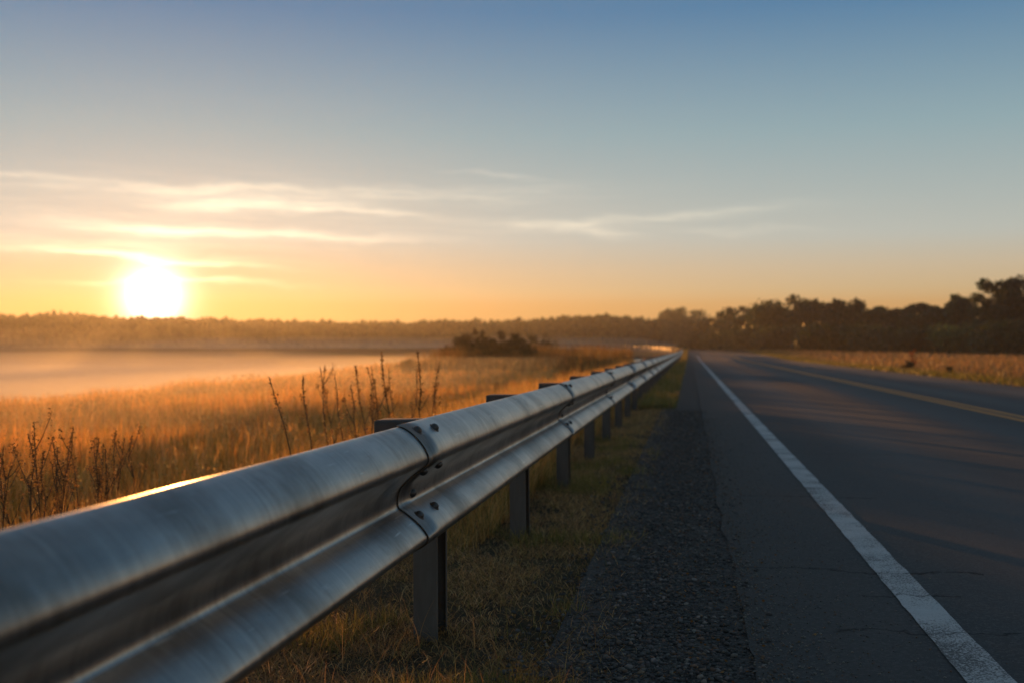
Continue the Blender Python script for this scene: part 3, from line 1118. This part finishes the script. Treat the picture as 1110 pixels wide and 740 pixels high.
def weed(px, py_top, depth, lean_px, seed, label, group, head=0.38, thick=1.0, branchy=False):
    r = np.random.default_rng(seed)
    x, y = at_px(px, depth)
    z0 = float(terrain(x, y))
    H = CAM_Z - (py_top - 378) / FPX * depth - z0
    lx = lean_px / FPX * depth
    t = empty("tall_weed", (x, y, z0))
    tag(t, label, "weed", group)
    us = np.linspace(0, 1, 9)
    c_, s_ = math.cos(YAW), math.sin(YAW)
    wob = r.normal(0, 0.012, (9, 2)).cumsum(0) * np.minimum(1, us * 3)[:, None]
    pts = np.stack([c_ * lx * us ** 1.5 + wob[:, 0], s_ * lx * us ** 1.5 + wob[:, 1], -0.03 + (H + .03) * us], -1)
    parts = [tube(pts, np.linspace(0.0046, 0.0018, 9) * thick, 6)]
    tips = []
    for j in range(r.integers(7, 13) if branchy else r.integers(1, 4)):
        u = r.uniform(0.3, 0.92) if branchy else r.uniform(0.35, 0.7)
        p = pts[int(u * 8)]
        a = r.uniform(0, 2 * np.pi)
        q = p + np.array([math.cos(a) * .05, math.sin(a) * .05, r.uniform(.06, .13)]) * r.uniform(0.7, 1.5)
        tips.append(q)
        parts.append(tube([p, (p + q) / 2 + np.array([0, 0, -.01]), q], [0.0022, 0.0018, 0.0012], 5))
    v, f = join(parts)
    mesh_np("stem", v, f, M_stem, t, smooth=True)
    nl = 150
    u = 1 - head * r.uniform(0, 1, nl) ** 0.9
    P = np.stack([np.interp(u, us, pts[:, i]) for i in range(3)], -1)
    taper = 0.0035 + 0.008 * np.sin(np.pi * np.clip((1 - u) / head, 0.06, 1)) ** 0.7
    P = P + r.normal(size=(nl, 3)) * (taper * 0.6)[:, None]
    if branchy:
        for q in tips:
            Q = q + r.normal(size=(20, 3)) * np.array([0.008, 0.008, 0.013])
            v, f, c = leafquads(Q, r.uniform(0.004, 0.009, 20) * thick, np.array([[0.11, 0.07, 0.034]]) * r.uniform(0.5, 1.6, (20, 1)), r=r)
            mesh_np("flower_head", v, f, M_grass, t, col=c)
    v, f, c = leafquads(P, r.uniform(0.0035, 0.0085, nl) * thick, np.array([[0.10, 0.066, 0.034]]) * r.uniform(0.5, 1.6, (nl, 1)), r=r)
    mesh_np("seed_head", v, f, M_grass, t, col=c)
    nb = 26
    u = r.uniform(0.05, 0.6, nb)
    P = np.stack([np.interp(u, us, pts[:, i]) for i in range(3)], -1) + r.normal(size=(nb, 3)) * 0.012
    v, f, c = leafquads(P, r.uniform(0.012, 0.026, nb), np.array([[0.13, 0.085, 0.036]]) * r.uniform(0.6, 1.4, (nb, 1)), r=r)
    mesh_np("foliage", v, f, M_grass, t, col=c)


WEEDS = [(338, 407, 5.0, -45), (341, 407, 6.2, -18), (358, 397, 6.5, -14), (366, 395, 7.4, -12), (383, 405, 6.3, -22), (393, 396, 6.8, -15),
         (398, 418, 6.0, -20), (406, 396, 7.2, -6), (412, 397, 6.6, -14), (421, 411, 7.2, -10), (432, 380, 6.4, -15), (437, 398, 7.5, -10),
         (446, 400, 7.2, -4), (454, 379, 6.6, 2), (464, 414, 7.6, -2), (472, 391, 6.8, 4)]
for i, (px, pt, dep, ln) in enumerate(sorted(WEEDS)):
    lab = "dry spiked weed stalk behind the rail, %s from left of its row" % ORD[i]
    if i == 0:
        lab = "dry weed stalk leaning far left, apart from the row behind the rail"
    if i == 13:
        lab = "tallest upright dry weed stalk behind the rail near the small trees"
    if i == 15:
        lab = "dry upright weed stalk at the right end of the row behind the rail"
    weed(px, pt, dep, ln, 200 + i, lab, "tall weeds behind the guardrail", 0.3 + 0.25 * ((i * 7) % 5) / 4, 0.85 + 0.1 * ((i * 3) % 4), i in (3, 6, 9, 12, 14))
WEEDS2 = [(40, 457, 4.7, -4), (47, 470, 4.4, 2), (60, 478, 5.0, -6), (72, 468, 5.3, 4), (84, 463, 5.1, -3), (97, 474, 4.9, 5), (110, 466, 5.4, 2), (118, 480, 5.2, -5), (148, 470, 5.6, 4), (30, 482, 4.9, -7), (54, 488, 4.6, -10), (104, 486, 4.8, 9), (128, 474, 5.5, 6), (90, 484, 4.7, -8), (18, 490, 4.6, -5), (66, 492, 4.5, 7)]
for i, (px, pt, dep, ln) in enumerate(sorted(WEEDS2)):
    weed(px, pt, dep, ln, 300 + i, "brown seeded weed in clump above the nearest rail, %s from its left" % ORD[i], "weeds in the clump at the left", 0.3, 0.9, True)

# ------------------------------------------------------------------ small trees in the mist
DARK = [(0.035, 0.038, 0.014), (0.025, 0.03, 0.012), (0.05, 0.046, 0.016)]
SCRUB = [(0.14, 0.11, 0.04), (0.10, 0.09, 0.032), (0.20, 0.135, 0.06)]
BUSH = [(494, 367, 62, 44, "low rounded bush at the left end of the misty thicket"),
        (510, 362, 63, 38, "bushy small tree second from the left of the misty thicket"),
        (522, 360, 64, 44, "tallest dark small tree at the left of the misty thicket"),
        (537, 366, 61, 26, "narrow pointed bush in the middle of the misty thicket"),
        (551, 360, 63, 35, "tall twin-topped small tree in the middle of the misty thicket"),
        (562, 367, 60, 42, "broad low bush at the right end of the dark thicket"),
        (583, 361, 84, 47, "paler conical small tree standing to the right of the dark thicket")]
for i, (px, top, dep, wpx, lab) in enumerate(BUSH):
    make_tree("small_tree", px, top, dep, wpx, 400 + i, lab, "small tree", "small trees in the misty meadow", DARK, 0.02, 13, 1900, 0.085, 1.0)
make_tree("shrub", 612, 383, 60, 14, 431, "small upright shrub in the reeds right of the pale conical tree", "shrub", None, DARK, 0.02, 9, 700, 0.05)
make_tree("shrub", 443, 388, 46, 26, 433, "faint low shrub in the mist left of the dark thicket", "shrub", None, DARK, 0.02, 9, 700, 0.06, 0.5)
make_tree("shrub", 985, 391, 60, 15, 434, "dark low shrub in the tan field across the road", "shrub", None, SCRUB, 0.02, 9, 900, 0.06, 0.5)
make_tree("shrub", 1030, 396, 52, 15, 435, "small dark shrub at the field edge nearer the road", "shrub", None, SCRUB, 0.02, 9, 700, 0.055, 0.5)
make_tree("shrub", 990, 377, 64, 8, 436, "slim rust-coloured shrub just behind the dark low shrub", "shrub", None, [(0.30, 0.10, 0.03), (0.22, 0.08, 0.03)], 0.1, 7, 260, 0.05)

# ------------------------------------------------------------------ trees on the right
UNDER = [(0.055, 0.088, 0.028), (0.040, 0.068, 0.024), (0.078, 0.10, 0.034), (0.030, 0.054, 0.022)]
TREES = [
    (700, 345, 330, 44, "hazy low tree at the far bend, left of the two domed trees"),
    (726, 335, 300, 40, "hazy dome-crowned tree rising at the far bend of the road"),
    (746, 333, 290, 44, "hazy flat-topped tree above the road's vanishing point"),
    (768, 346, 250, 44, "low hazy tree where the road disappears"),
    (783, 340, 215, 44, "small pointed tree at the left end of the dark wood"),
    (802, 331, 205, 54, "green tree with a spiky top near the left end of the wood"),
    (828, 333, 195, 56, "mid-height tree left of the wood's broad high crown"),
    (850, 321, 185, 66, "broad high-crowned tree in the left part of the wood"),
    (882, 326, 180, 52, "round tree right of the wood's broad high crown"),
    (905, 325, 175, 56, "tree with sky gaps in its crown in the middle of the wood"),
    (934, 325, 172, 56, "round-topped tree above the front bushes"),
    (958, 333, 170, 48, "tree at the right end of the main wood beside the gap"),
    (776, 356, 200, 50, "low leafy bush at the wood's left foot by the road"),
    (815, 354, 180, 70, "leafy undergrowth tree below the wood's left crowns"),
    (858, 352, 165, 70, "leafy bush below the broad high-crowned tree"),
    (898, 351, 148, 70, "rounded front bush in the field before the wood"),
    (942, 351, 146, 74, "wide front bush beside the gap in the wood"),
    (992, 329, 158, 46, "tree just right of the gap in the wood"),
    (1015, 332, 150, 56, "broad dark tree left of the tall pines"),
    (1036, 320, 156, 40, "pointed tree rising behind the broad dark tree"),
    (1058, 326, 146, 50, "dark tree directly left of the tallest trees"),
    (1080, 304, 140, 44, "tall spreading tree with gaps between its branches"),
    (1103, 297, 136, 50, "tallest tree at the right edge of the photo"),
    (1140, 304, 136, 60, "tall tree half cut by the photo's right edge"),
    (1005, 352, 146, 60, "dark undergrowth bush right of the gap"),
    (1050, 349, 138, 70, "wide dark bush under the pointed tree"),
    (1100, 346, 130, 80, "wide dark bush under the tallest trees"),
    (1170, 335, 138, 80, "broad bush beyond the photo's right edge"),
]
for i, (px, top, dep, wpx, lab) in enumerate(TREES):
    low = 0.02 if "bush" in lab or "undergrowth" in lab else 0.08
    if px in (1080, 1103, 1140):
        low = 0.25
    big = 1.0 if px < 1070 or low < .1 else 0.75
    nm = "bush" if low == 0.02 else "tree"
    make_tree(nm, px, top, dep, wpx * (1.25 if low < .1 else 1.1), 500 + i, lab, nm, "trees of the wood beyond the road", GREEN if low > 0.03 else UNDER, low, 22, 6000, 0.30 * big, 0.5 if low == 0.02 else 1.0)

# ------------------------------------------------------------------ far woods across the misty valley: one mass
n = 95000
az_px = rng.uniform(-80, 790, n)
row = rng.uniform(0, 1, n)
depth = 290 + 70 * row
top_px = np.interp(az_px, [-80, 0, 70, 110, 170, 260, 330, 400, 450, 520, 570, 620, 660, 700, 790], [343, 341, 338, 341, 343, 345, 348, 348, 348, 347, 346, 342, 341, 345, 350])
lump = vnoise(az_px / 11 + 50, row * 4, 91, 3)
top_px = top_px + (0.5 - lump) * 11
r_ = (az_px - 555) / FPX * depth
x = r_ * math.cos(YAW) - depth * math.sin(YAW)
y = r_ * math.sin(YAW) + depth * math.cos(YAW)
z0 = terrain(x, y)
Ht = CAM_Z + (378 - top_px) / FPX * depth - z0
uz = rng.uniform(0, 1, n) ** 0.75
clump = 0.88 + 0.24 * (vnoise(az_px / 3.5, uz * 5 + row * 9, 93, 2) - 0.5)
P = np.stack([x, y, z0 + Ht * uz * clump], -1)
tint = np.array(GREEN)[(vnoise(az_px / 9, row * 6, 95, 2) * 3.99).astype(int)] * rng.uniform(0.6, 1.3, (n, 1))
v, f, c = leafquads(P, rng.uniform(0.45, 1.0, n), tint)
tag(mesh_np("far_woods", v, f, M_far, col=c), kind="stuff")

# ------------------------------------------------------------------ mist in the valley and haze over the whole place
def mist(name, top, d0, mat, seed, far=-330):
    u = np.linspace(0, 1, 60)
    yy = np.linspace(-60, 340 if far < -100 else 85, 90)
    U, Y_ = np.meshgrid(u, yy, indexing="ij")
    X0 = np.interp(Y_, [-60, 90, 165, 200, 230, 262, 290, 340], [d0, d0, d0 - 4, d0 - 20, d0 - 45, d0 - 110, d0 - 110, d0 - 100])
    if far > -100:
        X0 = np.full_like(Y_, d0)
    X0 = X0 + min(4, -d0 * 0.35) * (vnoise(Y_ * 0.08, Y_ * 0, seed, 2) - 0.5)
    X_ = X0 + (far - X0) * U ** 1.6
    Zt = top + (1.5 if far < -100 else 0.45) * (vnoise(X_ * 0.035, Y_ * 0.035, seed, 3) - 0.5) - 0.8 * (1 - sstep(0, 0.12, U))
    m = U.size
    V = np.concatenate([np.stack([X_, Y_, Zt], -1).reshape(-1, 3), np.stack([X_, Y_, np.full_like(X_, -5.0)], -1).reshape(-1, 3)])
    F = grid_faces(60, 90)
    nu, nv = 60, 90
    i = np.arange(nu - 1)
    j = np.arange(nv - 1)
    side = [np.stack([i * nv, (i + 1) * nv, (i + 1) * nv + m, i * nv + m], -1),
            np.stack([(i + 1) * nv + nv - 1, i * nv + nv - 1, i * nv + nv - 1 + m, (i + 1) * nv + nv - 1 + m], -1),
            np.stack([j + 1, j, j + m, j + 1 + m], -1),
            np.stack([(nu - 1) * nv + j, (nu - 1) * nv + j + 1, (nu - 1) * nv + j + 1 + m, (nu - 1) * nv + j + m], -1)]
    F = np.concatenate([F[:, ::-1], F + m] + side)
    o = mesh_np(name, V, F, mat)
    import bmesh
    bm = bmesh.new()
    bm.from_mesh(o.data)
    bmesh.ops.recalc_face_normals(bm, faces=bm.faces)
    bm.to_mesh(o.data)
    bm.free()
    return tag(o, kind="stuff")


for top, d0, m_, sd in ((3.2, -60, 0, 104), (2.0, -50, 0, 105), (1.2, -45, 0, 115), (0.3, -34, 1, 101), (-0.25, -22, 1, 114), (-0.7, -17, 1, 102), (-1.05, -17, 2, 109), (-1.4, -17, 2, 103), (-1.8, -17, 3, 110)):
    mist("mist", top, d0, M_mist[m_], sd)
for q, top in enumerate((0.62, 0.42, 0.24, 0.08, -0.06)):
    mist("mist", top, -5.0 - 0.4 * q, M_mist[4], 120 + q, -21.5 + 0.7 * q)

def mist_patch(x0, x1, y0, y1, top, mat, seed):
    nu, nv = 40, 16
    X_, Y_ = np.meshgrid(np.linspace(x0, x1, nu), np.linspace(y0, y1, nv), indexing="ij")
    edge = np.minimum(np.minimum(X_ - x0, x1 - X_) / 18, np.minimum(Y_ - y0, y1 - Y_) / 10)
    Zt = top * np.clip(edge, 0, 1) ** 0.6 + 0.9 * (vnoise(X_ * 0.06, Y_ * 0.06, seed, 3) - 0.5) * np.clip(edge, 0, 1) - 0.3
    m = X_.size
    V = np.concatenate([np.stack([X_, Y_, Zt], -1).reshape(-1, 3), np.stack([X_, Y_, np.full_like(X_, -4.5)], -1).reshape(-1, 3)])
    F = grid_faces(nu, nv)
    i, j = np.arange(nu - 1), np.arange(nv - 1)
    F = np.concatenate([F, F[:, ::-1] + m,
                        np.stack([(i + 1) * nv, i * nv, i * nv + m, (i + 1) * nv + m], -1),
                        np.stack([i * nv + nv - 1, (i + 1) * nv + nv - 1, (i + 1) * nv + nv - 1 + m, i * nv + nv - 1 + m], -1),
                        np.stack([j, j + 1, j + 1 + m, j + m], -1),
                        np.stack([(nu - 1) * nv + j + 1, (nu - 1) * nv + j, (nu - 1) * nv + j + m, (nu - 1) * nv + j + 1 + m], -1)])
    return tag(mesh_np("mist", V, F, mat), kind="stuff")


M_patch = vol_mat("mist_beyond_bend", (0.97, 0.91, 0.80), 0.0032, 0.6)
for q, top in enumerate((3.6, 2.7, 1.9, 1.2)):
    mist_patch(-130, 6 - 8 * q, 200, 272, top, M_patch, 140 + q)

hv, hf = box(-460, 330, -120, 470, -7.0, 24.0)
hz = mesh_np("haze", hv, hf, M_haze)
tag(hz, kind="stuff")
